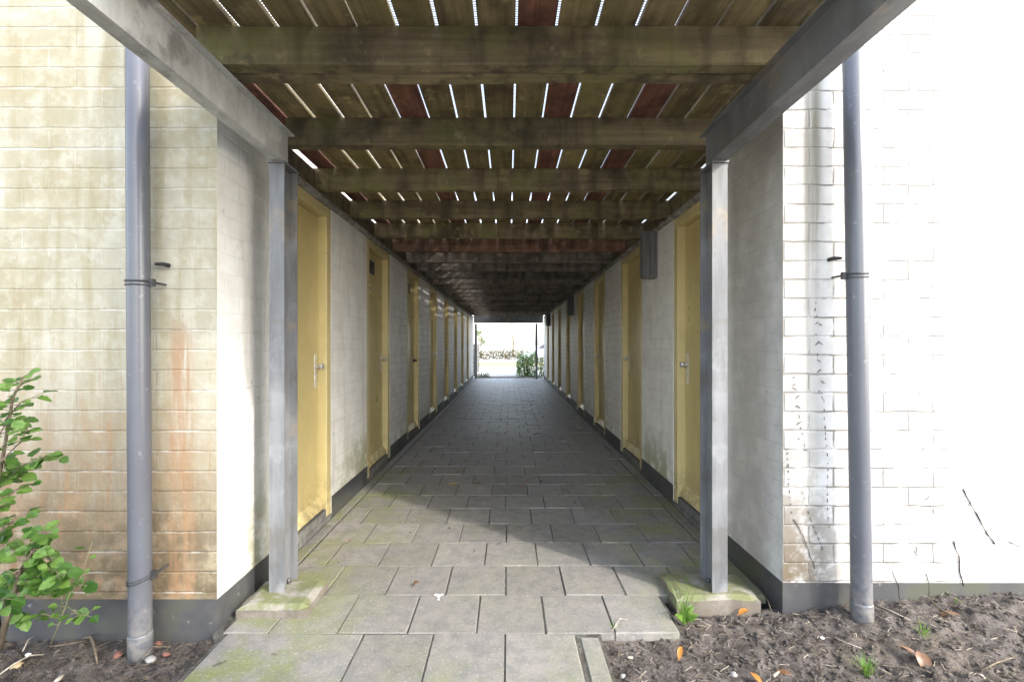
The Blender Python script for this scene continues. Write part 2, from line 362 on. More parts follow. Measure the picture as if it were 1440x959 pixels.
# ------------------------------------------------------------------ mesh helpers
class MB:
    def __init__(s): s.bm = bmesh.new()
    def box(s, x0, x1, y0, y1, z0, z1, mi=0):
        v = [s.bm.verts.new((x, y, z)) for z in (z0, z1) for y in (y0, y1) for x in (x0, x1)]
        out = []
        for f in ((0, 2, 3, 1), (4, 5, 7, 6), (0, 1, 5, 4), (2, 6, 7, 3), (0, 4, 6, 2), (1, 3, 7, 5)):
            fc = s.bm.faces.new([v[i] for i in f]); fc.material_index = mi; out.append(fc)
        return out
    def tube(s, pts, rads, n=8, cap=True):
        pts = [Vector(p) for p in pts]
        if not isinstance(rads, (list, tuple)): rads = [rads] * len(pts)
        rings = []; up = None
        for i, p in enumerate(pts):
            d = (pts[min(i + 1, len(pts) - 1)] - pts[max(i - 1, 0)])
            if d.length < 1e-9: d = Vector((0, 0, 1))
            d.normalize()
            if up is None:
                a = Vector((0, 0, 1)) if abs(d.z) < .9 else Vector((1, 0, 0))
                up = d.cross(a).normalized()
            up = (up - d * up.dot(d)).normalized(); sd_ = d.cross(up)
            rings.append([s.bm.verts.new(p + (up * math.cos(2 * math.pi * k / n) + sd_ * math.sin(2 * math.pi * k / n)) * rads[i]) for k in range(n)])
        for a, b in zip(rings, rings[1:]):
            for k in range(n):
                s.bm.faces.new((a[k], a[(k + 1) % n], b[(k + 1) % n], b[k]))
        if cap:
            s.bm.faces.new(rings[0][::-1]); s.bm.faces.new(rings[-1])
        return s
    def poly(s, pts):
        return s.bm.faces.new([s.bm.verts.new(p) for p in pts])
    def blob(s, c, r, sub=1, seed=0, squash=(1, 1, 1), rough=.35):
        m = Matrix.Translation(c) @ Matrix.Diagonal((squash[0], squash[1], squash[2], 1))
        g = bmesh.ops.create_icosphere(s.bm, subdivisions=sub, radius=r)
        for v in g['verts']:
            k = 1 + rough * noise.noise(v.co / r * 1.1 + Vector((seed * 7.3, seed * 3.1, seed)))
            v.co = m @ (v.co * k)
        return s
    def bevel(s, w, seg=1):
        bmesh.ops.bevel(s.bm, geom=list(s.bm.edges), offset=w, segments=seg, affect='EDGES', profile=.6)
        return s
    def build(s, name, mats, parent=None, smooth=False, autosmooth=False):
        me = bpy.data.meshes.new(name)
        s.bm.normal_update(); s.bm.to_mesh(me); s.bm.free()
        for m in (mats if isinstance(mats, (list, tuple)) else [mats]): me.materials.append(m)
        if smooth:
            for p in me.polygons: p.use_smooth = True
        o = bpy.data.objects.new(name, me); col.objects.link(o)
        if parent is not None: o.parent = parent
        return o

def tag(o, label=None, cat=None, group=None, kind=None):
    if label: o['label'] = label
    if cat: o['category'] = cat
    if group: o['group'] = group
    if kind: o['kind'] = kind
    return o
def empty(name, loc, label, cat, group=None, rz=0):
    o = bpy.data.objects.new(name, None); col.objects.link(o); o.location = loc; o.rotation_euler = (0, 0, rz)
    o.empty_display_size = .1
    return tag(o, label, cat, group)
def structure(mb, name, mats, smooth=False):
    return tag(mb.build(name, mats, None, smooth), kind='structure')
def copy_tree(o, parent=None):
    c = o.copy(); col.objects.link(c); c.parent = parent
    for ch in list(o.children): copy_tree(ch, c)
    return c

XL, XR = -1.287, 1.297          # faces of the passage walls
FL, FR = 2.01, 2.15             # depth of the two front facades
END = 16.6                      # far end of the passage
HB = 3.4                        # height of the buildings

# ------------------------------------------------------------------ ground
gb = MB(); gb.poly([(-400, -60, -.09), (400, -60, -.09), (400, 700, -.09), (-400, 700, -.09)])
structure(gb, 'ground', M['ground'])
bed = MB(); bed.box(-1.235, .40, -3.0, 1.98, -.085, -.0055); bed.box(-1.285, .76, 1.98, 2.31, -.085, -.0055); bed.box(XL + .002, XR - .002, 2.31, END + 1.4, -.085, -.0055)
structure(bed, 'path_bed', M['bed'])

rnd = random.Random(3)
def paver(mb, x0, x1, y0, y1, g=.0022, top=0.0):
    if x1 - x0 < .035: return
    z = top + rnd.uniform(-.0025, .0025); tx = rnd.uniform(-.007, .007); ty = rnd.uniform(-.006, .006); tx *= min(1, .25 / (x1 - x0)) ** 2; b = rnd.uniform(.002, .005)
    x0 += g + rnd.uniform(0, .002); x1 -= g; y0 += g; y1 -= g; cx = (x0 + x1) / 2; cy = (y0 + y1) / 2
    def zz(x, y): return z + (x - cx) * tx * 2 + (y - cy) * ty * 2
    j = lambda: rnd.uniform(-.0022, .0022)
    low = [(x0, y0), (x1, y0), (x1, y1), (x0, y1)]
    mid = [(a + j(), c + j()) for a, c in low]
    ins = [(x0 + b, y0 + b), (x1 - b, y0 + b), (x1 - b, y1 - b), (x0 + b, y1 - b)]
    L = [mb.bm.verts.new((x, y, -.045)) for x, y in low]
    Mv = [mb.bm.verts.new((x, y, zz(x, y) - .005)) for x, y in mid]
    T = [mb.bm.verts.new((x + j(), y + j(), zz(x, y))) for x, y in ins]
    mb.bm.faces.new(T)
    for a, bb in ((L, Mv), (Mv, T)):
        for k in range(4): mb.bm.faces.new((a[k], a[(k + 1) % 4], bb[(k + 1) % 4], bb[k]))
pv = MB()
Y0 = 1.975; row = .302
for r in range(-15, 50):
    y0 = Y0 + r * row; y1 = y0 + row
    if y1 > END + .9: break
    off = -.015 if r % 2 == 1 else -.139
    off += rnd.uniform(-.006, .006)
    if r < 0: xa, xb = -1.22, .287
    elif r == 0: xa, xb = -1.24, .745
    else: xa, xb = -1.195, 1.20
    if r == -1:
        edges = [-1.22, -.626, -.324, -.015, .287]
    else:
        edges = [xa] + [off + .302 * k for k in range(-6, 7) if xa + .06 < off + .302 * k < xb - .06] + [xb]
    for a, b in zip(edges, edges[1:]): paver(pv, a, b, y0, y1)
    if r == -1: paver(pv, .305, .39, y0 - .03, y1 - .02, top=-.0005)
    if r >= 1:
        paver(pv, XL + .006, -1.205, y0, y1, top=-.0005); paver(pv, 1.208, XR - .006, y0, y1, top=-.0005)
structure(pv, 'paved_path', M['tiles'])

# the open ground at the far end
sb = MB(); sb.poly([(-9, END + .6, -.03), (9, END + .6, -.03), (9, 27, -.03), (-9, 27, -.03)]); structure(sb, 'pavement', M['road'])
lw = MB(); lw.poly([(-60, 27, -.02), (60, 27, -.02), (60, 33, -.02), (-60, 33, -.02)]); structure(lw, 'lawn', M['lawn'])
rd = MB(); rd.poly([(-200, 33, -.06), (200, 33, -.06), (200, 39, -.06), (-200, 39, -.06)]); structure(rd, 'road', M['road'])

# ------------------------------------------------------------------ soil beds
def soil_left(x, y):
    p = Vector((x, y, 0))
    z = -.055 + .012 * noise.noise(p * 3.1) + .016 * noise.fractal(p * 11, 1.0, 2.0, 4) + .007 * noise.noise(p * 60)
    e = max(0, min(1, (x + 1.36) / .14)); return z * (1 - e) + (-.045) * e
def soil_right(x, y):
    p = Vector((x + 5, y, 0))
    rise = max(0, min(1, (x - 1.15) / .9)); back = max(0, min(1, (y - 1.35) / .8))
    base = -.035 + rise * back * .085 + max(0, min(1, (x - 1.3) / .4)) * back * .02
    amp = .35 + .9 * max(0, min(1, (x - .7) / .7))
    return base + amp * (.016 * noise.fractal(p * 6.5, 1.0, 2.0, 4) + .008 * noise.noise(p * 26) + .006 * noise.noise(p * 65))
def grid(fn, xa, xb, ya, yb, st):
    mb = MB(); nx = int((xb - xa) / st); ny = int((yb - ya) / st); V = []
    for j in range(ny + 1):
        V.append([mb.bm.verts.new((xa + (xb - xa) * i / nx, ya + (yb - ya) * j / ny, fn(xa + (xb - xa) * i / nx, ya + (yb - ya) * j / ny))) for i in range(nx + 1)])
    for j in range(ny):
        for i in range(nx): mb.bm.faces.new((V[j][i], V[j][i + 1], V[j + 1][i + 1], V[j + 1][i]))
    return mb
structure(grid(soil_left, -3.2, -1.215, .7, FL + .05, .011), 'soil', M['soil'], True)
structure(grid(soil_right, .385, 3.4, .7, FR + .05, .011), 'soil', M['soil'], True)
structure(grid(lambda x, y: -.05 + .03 * noise.noise(Vector((x, y, 0)) * 3), -9, -3.19, -3, FL + .05, .12), 'soil', M['soil'], True)
structure(grid(lambda x, y: .0 + .03 * noise.noise(Vector((x, y, 0)) * 3), 3.39, 9, -3, FR + .05, .12), 'soil', M['soil'], True)
structure(grid(lambda x, y: -.05 + .03 * noise.noise(Vector((x, y, 0)) * 3), -3.2, -1.22, -3, .71, .09), 'soil', M['soil'], True)
structure(grid(lambda x, y: -.05 + .03 * noise.noise(Vector((x, y, 0)) * 3), .39, 3.4, -3, .71, .09), 'soil', M['soil'], True)

# ------------------------------------------------------------------ the two storage buildings
doorsL = [(2.5 + 1.64 * k, 3.31 + 1.64 * k) for k in range(8)]
doorsR = [(2.75 + 1.675 * k, 3.58 + 1.675 * k) for k in range(8)]
ZF = 2.23

def building(side, X, F, doors, label, mf, mp):
    s = side
    def bx(mb, xa, xb, y0, y1, z0, z1, mi=0):          # xa, xb measured outwards from the wall face
        a, b = X + s * xa, X + s * xb
        return mb.box(min(a, b), max(a, b), y0, y1, z0, z1, mi)
    root = empty('storage_building', (0, 0, 0), label, 'building')
    w_ = MB()
    fs = bx(w_, 0, 8, F, doors[0][0], -.3, HB - .002)
    for f in fs:
        f.normal_update()
        if abs(f.normal.x) > .5 or f.normal.y > .5: f.material_index = 1
    w_.build('facade_wall', [mf, mp], root)
    p_ = MB()
    ys = [d[1] for d in doors]; ns = [d[0] for d in doors[1:]] + [END]
    for a, b in zip(ys, ns): bx(p_, 0, .2, a, b, -.1, ZF)
    p_.build('passage_wall', mp, root)
    q = MB()
    bx(q, -.004, .02, F - .004, doors[0][0] - .001, -.28, .128); bx(q, .02, 8, F - .004, F + .02, -.28, .128)
    q.build('plinth', M['plinth'], root)
    for a, b in zip(ys, ns):
        q = MB(); bx(q, -.004, .05, a + .001, b - .001, -.1, .15); q.build('plinth', M['plinth'], root)
    u = MB(); bx(u, .11, 8, doors[0][0] + .001, END, ZF, HB - .002); bx(u, .22, 8, doors[0][0] + .001, END, -.1, ZF - .002)
    u.build('upper_wall', mp, root)
    rf = MB(); bx(rf, .06, 8.1, F - .06, END + .06, HB, HB + .12); rf.build('roof', M['roof'], root)
    # mortar ledge along the wall top
    lg = MB(); n = 240; rr = random.Random(5 + s); prof = [(.09, 2.232), (-.026, 2.235), (-.030, 2.262), (-.004, 2.286), (.09, 2.288)]
    prev = None
    for i in range(n + 1):
        y = doors[0][0] - .02 + (END - doors[0][0]) * i / n
        k = noise.noise(Vector((y * 5, s, 0))) * .010 + noise.noise(Vector((y * 19, s, 3))) * .006
        cur = [lg.bm.verts.new((X + s * (px_ + (k if 0 < j < 4 else 0)), y, pz + (k * .45 if j in (1, 2) else 0))) for j, (px_, pz) in enumerate(prof)]
        if prev:
            for j in range(4): lg.bm.faces.new((prev[j], prev[j + 1], cur[j + 1], cur[j]))
        prev = cur
    lg.build('wall_ledge', M['ledge'], root, True)
    for i, (a, b) in enumerate(doors):
        # frame
        f = MB()
        bx(f, .002, .14, a + .004, a + .082, .03, ZF); bx(f, .002, .14, b - .082, b - .004, .03, ZF)
        bx(f, .003, .14, a + .082, b - .082, 2.158, ZF - .001)
        f.bevel(.004)
        fo = f.build('door_frame', M['frame'], root)
        sl = MB(); bx(sl, -.002, .16, a + .003, b - .003, -.06, .03); bx(sl, .004, .16, a + .083, b - .083, .03, .085); sl.build('sill', M['sill'], fo)
        # leaf
        d = MB(); bx(d, .062, .10, a + .085, b - .085, .10, 2.154); d.bevel(.002)
        do = d.build('door', M['door'], root)
        wb = MB(); y0, y1 = a + .09, b - .09
        pr = [(.061, .178), (.048, .172), (.018, .112), (.018, .098), (.061, .098)]
        A = [wb.bm.verts.new((X + s * q0, y0, q1)) for q0, q1 in pr]; B = [wb.bm.verts.new((X + s * q0, y1, q1)) for q0, q1 in pr]
        for k in range(5): wb.bm.faces.new((A[k], A[(k + 1) % 5], B[(k + 1) % 5], B[k]))
        wb.bm.faces.new(A); wb.bm.faces.new(B[::-1])
        bmesh.ops.recalc_face_normals(wb.bm, faces=list(wb.bm.faces))
        wb.build('weather_board', M['frame'], do)
        # handle: long back plate, round cylinder rose and knob
        yh = b - .135
        if s < 0 and i == 2:
            hm = MB(); hm.tube([(X + s * .061, yh, 1.03), (X + s * .045, yh, 1.03), (X + s * .04, yh, 1.03), (X + s * .012, yh, 1.03)], [.022, .022, .010, .016], 12)
            hm.build('handle', M['wire'], do)
        else:
            hm = MB(); bx(hm, .056, .0615, yh - .018, yh + .018, .955, 1.185); hm.bevel(.002)
            hm.tube([(X + s * .056, yh, 1.10), (X + s * .042, yh, 1.10), (X + s * .040, yh, 1.10), (X + s * .018, yh, 1.10), (X + s * .006, yh, 1.10)], [.016, .014, .010, .022, .019], 14)
            hm.tube([(X + s * .0565, yh, 1.04), (X + s * .050, yh, 1.04)], [.010, .009], 10)
            hm.build('handle', M['alu'], do, False)
        if i == 1:
            yp = (4.42 if s < 0 else 4.68)
            pm = MB(); bx(pm, .058, .0615, yp - .03, yp + .03, 1.755, 1.835); pm.build('number_plate', M['white'], do)
            cu = bpy.data.curves.new('number', 'FONT'); cu.body = '42' if s < 0 else '3'; cu.size = .055; cu.extrude = .0006
            cu.align_x = 'CENTER'; cu.align_y = 'CENTER'; cu.materials.append(M['ink'])
            tmp = bpy.data.objects.new('number', cu); col.objects.link(tmp)
            me = bpy.data.meshes.new_from_object(tmp.evaluated_get(bpy.context.evaluated_depsgraph_get()))
            bpy.data.objects.remove(tmp)
            to = bpy.data.objects.new('number', me); col.objects.link(to); to.parent = do
            if not me.materials: me.materials.append(M['ink'])
            to.location = (X + s * .0572, yp, 1.795); to.rotation_euler = (R(90), 0, R(90) if s < 0 else R(-90))
        if i in (1, 2) and s < 0:
            vm = MB(); yv = a + .29
            bx(vm, .056, .0615, yv - .13, yv + .13, 1.945, 2.075)
            for k in range(5):
                zc = 1.962 + k * .024
                bx(vm, .050, .0555, yv - .12, yv + .12, zc, zc + .010)
            vm.build('vent_grille', M['wire'], do)
    return root
building(-1, XL, FL, doorsL, 'long storage building left of the passage, its brick front stained yellow and brown', M['facL'], M['pasL'])
building(1, XR, FR, doorsR, 'long storage building right of the passage, its brick front painted bright white', M['facR'], M['pasR'])

# ------------------------------------------------------------------ wooden deck over the passage
deck = empty('walkway_deck', (0, 1.1, 2.29), 'weathered timber walkway deck of joists and boards roofing the passage', 'walkway')
dinv = Matrix.Translation((0, -1.1, -2.29))
def dbuild(mb, name, mat):
    bmesh.ops.transform(mb.bm, matrix=dinv, verts=list(mb.bm.verts)); return mb.build(name, mat, deck)
rd_ = random.Random(11)
def beam(x0, x1, y0, y1, z0, z1, seed, axis='x', amp=.004, step=.12, t0=0, t1=0):
    mb = MB(); L = (x1 - x0) if axis == 'x' else (y1 - y0); n = max(2, int(L / step)); prev = None
    for i in range(n + 1):
        u = i / n
        if axis == 'x':
            x = x0 + L * u; b = .006
            sec = [(y0 + b, z0), (y1 - b, z0), (y1, z0 + b), (y1, z1), (y0, z1), (y0, z0 + b)]
            cur = [mb.bm.verts.new((x, p + amp * noise.noise(Vector((x * 2, seed * 3.7, j))), q + (amp * noise.noise(Vector((x * 1.6, seed, 9))) if q < z1 else 0))) for j, (p, q) in enumerate(sec)]
        else:
            y = y0 + L * u; b = .003
            k1 = max(0, min(1, (y - 4.5) / 3)); xa_, xb_ = x0 + t0 * k1, x1 - t1 * k1
            sec = [(xa_ + b, z0), (xa_, z0 + b), (xa_, z1), (xb_, z1), (xb_, z0 + b), (xb_ - b, z0)]
            cur = [mb.bm.verts.new((p + amp * noise.noise(Vector((y * .8, seed * 3.7, (j > 2) * 5))), y, q + amp * .5 * noise.noise(Vector((y * .9, seed, 4))))) for j, (p, q) in enumerate(sec)]
        if prev:
            m = len(cur)
            for k in range(m): mb.bm.faces.new((prev[k], prev[(k + 1) % m], cur[(k + 1) % m], cur[k]))
        else: first = cur
        prev = cur
    mb.bm.faces.new(first[::-1]); mb.bm.faces.new(prev)
    bmesh.ops.recalc_face_normals(mb.bm, faces=list(mb.bm.faces))
    return mb
ZJ0, ZJ1 = 2.292, 2.432
js = [(1.105, 1.165), (1.690, 1.757), (1.762, 1.832)] + [(2.44 + .68 * k - .07, 2.44 + .68 * k) for k in range(21)]
for i, (a, b) in enumerate(js):
    inner = b > 2.5
    x0, x1 = (-1.37, 1.37) if inner else (-1.16, 1.10)
    dbuild(beam(x0, x1, a, b, ZJ0 + rd_.uniform(-.004, .004), ZJ1, i + 1), 'joist', M['joistred'] if i == 7 else M['joistgrey'] if i > 7 else M['joist'])
pitch = .149
for k in range(-9, 9):
    x0 = .03 + pitch * k; g = rd_.uniform(.0035, .0072)
    if k >= -8 and k <= -6: g = .009
    xa, xb = max(x0 + g, -1.282), min(x0 + pitch - g, 1.291)
    z0 = ZJ1 + .001
    red = k in (1, -4, 4, -9)
    dbuild(beam(xa, xb, 1.77, END + .1, z0, z0 + .022, k + 40, 'y', .0025, .3, {-6: .013, -5: .014, -4: .012}.get(k, 0), {-7: .013, -6: .014, -5: .012}.get(k, 0)), 'board', M['boardred'] if red else M['board'])
    if True:
        dbuild(beam(xa + rd_.uniform(-.001, .003), xb, 1.08, 1.755, z0, z0 + .024, k + 80, 'y', .002, .2), 'board', M['boardred'] if k == 0 else M['board'])
# blocking between the joists on the wall tops
for s, X in ((-1, XL), (1, XR)):
    for i in range(3, len(js) - 1):
        y0, y1 = js[i][1] + .004, js[i + 1][0] - .004
        if i == 3: y0 = 2.49
        mb = MB(); h = (.126 if s < 0 and i < 4 else .137)
        mb.box(X + s * .02 - .011, X + s * .02 + .011, y0, y1, 2.293, 2.293 + h)
        dbuild(mb, 'blocking', M['joist'])
# wire mesh stapled over the boards against slipping
wm = MB(); zt = ZJ1 + .0265; y = 1.09
while y < 3.7:
    wm.box(-1.29, 1.29, y - .0011, y + .0011, zt, zt + .002); y += .012
dbuild(wm, 'wire_mesh', M['wire'])

# ------------------------------------------------------------------ steel beams and posts on concrete footings
def steel_frame(xin, xout, side, ends, lab_beam, lab_post, lab_foot, fx0, fx1, fy0, fy1):
    s = side; b = MB(); ye = ends
    def bx(mb, xa, xb, y0, y1, z0, z1): mb.box(min(xa, xb), max(xa, xb), y0, y1, z0, z1)
    bx(b, xin, xin + s * .008, 1.06, ye, 2.140, 2.280)
    bx(b, xin + s * .008, xout, 1.06, ye, 2.140, 2.150); bx(b, xin + s * .008, xout, 1.06, ye, 2.270, 2.280)
    bx(b, xin - s * .028, xout, 1.06, ye + .012, 2.2805, 2.287)
    tag(b.build('steel_beam', M['steel' if s < 0 else 'steeldim']), lab_beam, 'steel beam', 'steel beams carrying the deck')  # left beam brighter, right beam darker: lighting put into the steel colour
    cx = (xin + xout) / 2 + s * .004; hw = .037
    root = empty('steel_post', (cx, 2.27, .05), lab_post, 'post', 'steel posts at the passage mouth')
    c = MB(); c.box(-hw, hw, -.07, -.062, .0, 2.078); c.box(-hw, hw, .062, .07, 0, 2.078); c.box(-.003, .003, -.062, .062, 0, 2.078)
    c.build('post_profile', M['steeldim'], root)
    t = MB(); t.box(-hw - .004, hw + .004, -.078, .078, 2.0785, 2.0895); t.build('cap_plate', M['steeldim'], root)
    bt = MB()
    for yy in (-.03, .03):
        bt.tube([(-s * .012, yy, 0), (-s * .012, yy, .012), (-s * .012, yy, .022)], [.011, .011, .005], 6)
    bt.build('anchor_bolt', M['wire'], root)
    f = MB(); n = 9
    V = {}
    for i in range(n + 1):
        for j in range(n + 1):
            u, v = i / n, j / n
            x = fx0 + (fx1 - fx0) * u; y = fy0 + (fy1 - fy0) * v
            ex = min(u, 1 - u); ey = min(v, 1 - v); r = min(ex, ey)
            z = .052 + .006 * noise.noise(Vector((x * 9, y * 9, s))) - (.016 if r == 0 else 0)
            jx = .010 * noise.noise(Vector((x * 14, y * 14, 5))) if r == 0 else 0
            V[i, j] = f.bm.verts.new((x + jx, y + jx, z))
    for i in range(n):
        for j in range(n): f.bm.faces.new((V[i, j], V[i + 1, j], V[i + 1, j + 1], V[i, j + 1]))
    ring = [V[i, 0] for i in range(n + 1)] + [V[n, j] for j in range(1, n + 1)] + [V[i, n] for i in range(n - 1, -1, -1)] + [V[0, j] for j in range(n - 1, 0, -1)]
    low = [f.bm.verts.new((v.co.x + .004 * noise.noise(v.co * 40), v.co.y, -.08)) for v in ring]
    for k in range(len(ring)): f.bm.faces.new((low[k], low[(k + 1) % len(ring)], ring[(k + 1) % len(ring)], ring[k]))
    bmesh.ops.recalc_face_normals(f.bm, faces=list(f.bm.faces))
    tag(f.build('concrete_footing', M['block']), lab_foot, 'footing', 'concrete footings of the steel posts')
steel_frame(-1.088, -1.145, -1, 2.245, 'pale galvanised steel beam carrying the deck, in front of the yellow stained brick facade',
            'galvanised steel post in front of the yellow stained building', 'mossy concrete footing on the paving, under the post by the stained building', -1.245, -.925, 2.085, 2.34)
steel_frame(.980, 1.057, 1, 2.26, 'darker galvanised steel beam carrying the deck, in front of the white painted brick facade',
            'galvanised steel post in front of the white building', 'mossy concrete footing at the soil edge, under the post by the white building', .80, 1.20, 2.16, 2.41)

# far end of the deck: cross beam and slim post
fb = MB(); fb.box(-1.28, 1.28, END + .12, END + .22, 2.05, 2.425)
tag(fb.build('steel_crossbeam', M['steeldim']), 'dark steel crossbeam closing the far end of the deck', 'steel beam')
fp = empty('steel_post', (1.03, END + .17, -.05), 'slim dark steel post at the far end of the passage, beside the green shrub', 'post')
m_ = MB(); m_.box(-.04, .04, -.04, .04, .02, 2.08); m_.build('post_profile', M['steeldim'], fp)
m_ = MB(); m_.box(-.13, .13, -.12, .12, 0, .05); m_.bevel(.008); m_.build('base_plate', M['sill'], fp)
fp2 = empty('steel_post', (-1.2, END + .17, -.05), 'slim dark steel post at the far end, against the wall opposite the shrub', 'post')
m_ = MB(); m_.box(-.04, .04, -.04, .04, .02, 2.08); m_.build('post_profile', M['steeldim'], fp2)
m_ = MB(); m_.box(-.06, .10, -.10, .10, 0, .04); m_.bevel(.008); m_.build('base_plate', M['sill'], fp2)

# ------------------------------------------------------------------ rain pipes
def downpipe(base, top, r, label, F, brk, side):
    root = empty('rain_pipe', base, label, 'rain pipe', 'grey plastic rain pipes')
    d = Vector(top) - Vector(base)
    def at(z): return d * (z / d.z)
    mb = MB(); n = 36
    mb.tube([at(-.06), at(.12), at(.9), at(2.0), d], r, n); mb.build('pipe_tube', M['pipe'], root, True)
    sk = MB(); sk.tube([at(-.05), at(.085), at(.092)], [r + .0025, r + .0025, r + .0005], n)
    sk.build('pipe_socket', M['pipe'], root, True)
    for (z, tilt) in brk:
        k = MB()
        for dz in ((-.014, .0, .004) if tilt == 0 else (-.010, .002)):
            pts = []
            for a in range(0, 25):
                th = 2 * math.pi * a / 24
                p = at(z + dz) + Vector((math.cos(th) * (r + .0035), math.sin(th) * (r + .0035), tilt * math.cos(th) * r * -side))
                pts.append(p)
            k.tube(pts, .0026, 6, False)
        e = at(z) + Vector((-side * (r + .008), .01, tilt * r))
        k.box(e.x - .009, e.x + .009, e.y - .010, e.y + .010, e.z - .018, e.z + .014)
        k.tube([e, (e.x, F - base[1] + .01, e.z)], .005, 8)
        k.build('clamp', M['wire'], root)
        g = MB(); gz = z + .085
        c0 = at(gz) + Vector((-side * (r + .022), 0, 0))
        if tilt == 0:
            g.tube([(c0.x, F - base[1] + .01, c0.z), (c0.x, F - base[1] - .035, c0.z), (c0.x + side * .03, F - base[1] - .04, c0.z)], [.010, .009, .006], 8)
            g.build('wall_anchor', M['black'], root)
    return root
downpipe((-1.548, 1.915, -.05), (-1.578, 1.93, 3.3), .0415, 'grey plastic rain pipe on the yellow stained brick facade', FL, [(1.565, 0), (.32, .28)], -1)
downpipe((1.60, 2.06, .0), (1.556, 2.07, 3.3), .0415, 'grey plastic rain pipe on the white painted facade', FR, [(1.567, 0)], 1)

# ------------------------------------------------------------------ ribbed boxes on the right wall
def lamp(y, label):
    root = empty('wall_lamp_box', (XR, y, 1.835), label, 'lamp box', 'grey ribbed boxes along the right wall')
    b = MB(); b.box(-.122, -.001, -.055, .055, .02, .385)
    n = 9
    for k in range(n):
        x = -.116 + k * .0128
        b.box(x, x + .008, -.060, -.0555, .025, .38)
    for k in range(8):
        yy = -.050 + k * .0128
        b.box(-.127, -.1225, yy, yy + .008, .025, .38)
    b.build('box_body', M['lampbox'], root)
    t = MB(); v = [(-.128, -.061), (-.001, -.061), (-.001, .061), (-.128, .061)]
    lo = [t.bm.verts.new((x * .8, yy * .8, .0)) for x, yy in v]; hi = [t.bm.verts.new((x, yy, .0195)) for x, yy in v]
    t.bm.faces.new(lo[::-1]); t.bm.faces.new(hi)
    for k in range(4): t.bm.faces.new((lo[k], lo[(k + 1) % 4], hi[(k + 1) % 4], hi[k]))
    t.build('box_foot', M['lampbox'], root)
    c = MB(); c.box(-.130, -.001, -.063, .063, .3855, .405); c.bevel(.006); c.build('box_lid', M['lampbox'], root)
lamp(4.01, 'dark grey ribbed box on the wall between the two nearest right hand doors')
lamp(9.06, 'dark grey ribbed box halfway down the right wall')
lamp(14.15, 'dark grey ribbed box near the far end of the right wall')

# ------------------------------------------------------------------ dead ivy on the white facade
def ivy(px_pts, label, dashed=True, seed=0, r=.0022, fish=True):
    mb = MB(); rr = random.Random(seed); Yw = FR - .003
    pts = [P(a, b, Yw) for a, b in px_pts]
    for p in pts: p.y = Yw
    for a, b in zip(pts, pts[1:]):
        L = (b - a).length
        if dashed:
            u = 0
            while u < L:
                ln = rr.uniform(.006, .022); p = a.lerp(b, u / L)
                d = (b - a).normalized()
                if fish and rr.random() < .55:
                    ang = rr.choice((-1, 1)) * rr.uniform(.6, 1.1); d = Matrix.Rotation(ang, 3, 'Y') @ d
                    p = p + Vector((rr.uniform(-.018, .018), 0, 0)); ln *= 1.3
                q = p + d * ln; mid = (p + q) / 2 + Vector((rr.uniform(-.003, .003), -.001, rr.uniform(-.003, .003)))
                rad = r * rr.uniform(.5, 1.05)
                mb.tube([p, mid, q], [rad * .5, rad, rad * .4], 5); u += ln + rr.uniform(.008, .03)
        else:
            n = max(3, int(L / .02)); ps = [a.lerp(b, k / n) + Vector((rr.uniform(-.003, .003), rr.uniform(-.002, 0), 0)) for k in range(n + 1)]
            mb.tube(ps, [r * rr.uniform(.55, 1.1) for _ in ps], 5)
    o = mb.build('dead_ivy_stem', M['ivy'])
    tag(o, label, 'dead ivy', 'dead ivy stems on the white facade')
ivy([(1147, 425), (1146, 455), (1148, 480), (1152, 520), (1156, 560)], 'dashed ivy trace left of the rain pipe, uppermost on the white facade', True, 1)
ivy([(1158, 560), (1160, 600), (1164, 650), (1163, 700), (1166, 745)], 'dashed dead ivy trace running straight down close to the pipe', True, 2, fish=False)
ivy([(1118, 530), (1119, 545), (1122, 570), (1126, 600), (1134, 640)], 'fishbone ivy marks near the corner, mid height on the white facade', True, 3)
ivy([(1107, 630), (1110, 690), (1114, 725)], 'broken dotted ivy line hugging the corner of the white facade', True, 4, fish=False)
ivy([(1116, 730), (1128, 750), (1137, 772), (1146, 800)], 'thin diagonal dead ivy stem low by the brown corner bricks', False, 5, .0017)
ivy([(1128, 690), (1140, 730), (1150, 755), (1158, 775)], 'dotted ivy line slanting between corner and pipe, low down', True, 6, fish=False)
ivy([(1283, 648), (1292, 662), (1298, 678), (1303, 700), (1312, 720), (1326, 745)], 'dashed ivy trace right of the pipe with curled ends', True, 7)
ivy([(1355, 687), (1364, 707), (1375, 724), (1385, 745), (1399, 765)], 'long dark diagonal dead ivy stem farthest from the pipe', False, 8, .0034)
ivy([(1341, 760), (1348, 782), (1350, 805), (1355, 823)], 'dark dead ivy stem ending in a thick claw over the plinth', False, 9, .0032)
ivy([(1254, 802), (1262, 822), (1265, 842)], 'slightly bent ivy stem standing over the plinth nearest the pipe', False, 10, .0024)
ivy([(1302, 806), (1307, 825), (1304, 845)], 'bent dead ivy stem over the plinth, midway to the thick claw', False, 11, .0024)
ivy([(1288, 768), (1289, 781)], 'very short upright dead ivy stub above the plinth', False, 12, .0024)
ivy([(1420, 762), (1436, 769)], 'tiny forked dead ivy twig at the blank white end of the facade', False, 13, .0026)
ivy([(1387, 457), (1396, 462)], 'two faint ivy dashes high on the blank white wall', True, 14)
ivy([(1328, 832), (1338, 846)], 'short ivy stem leaning on the dark plinth above the soil mound', False, 15, .0024)

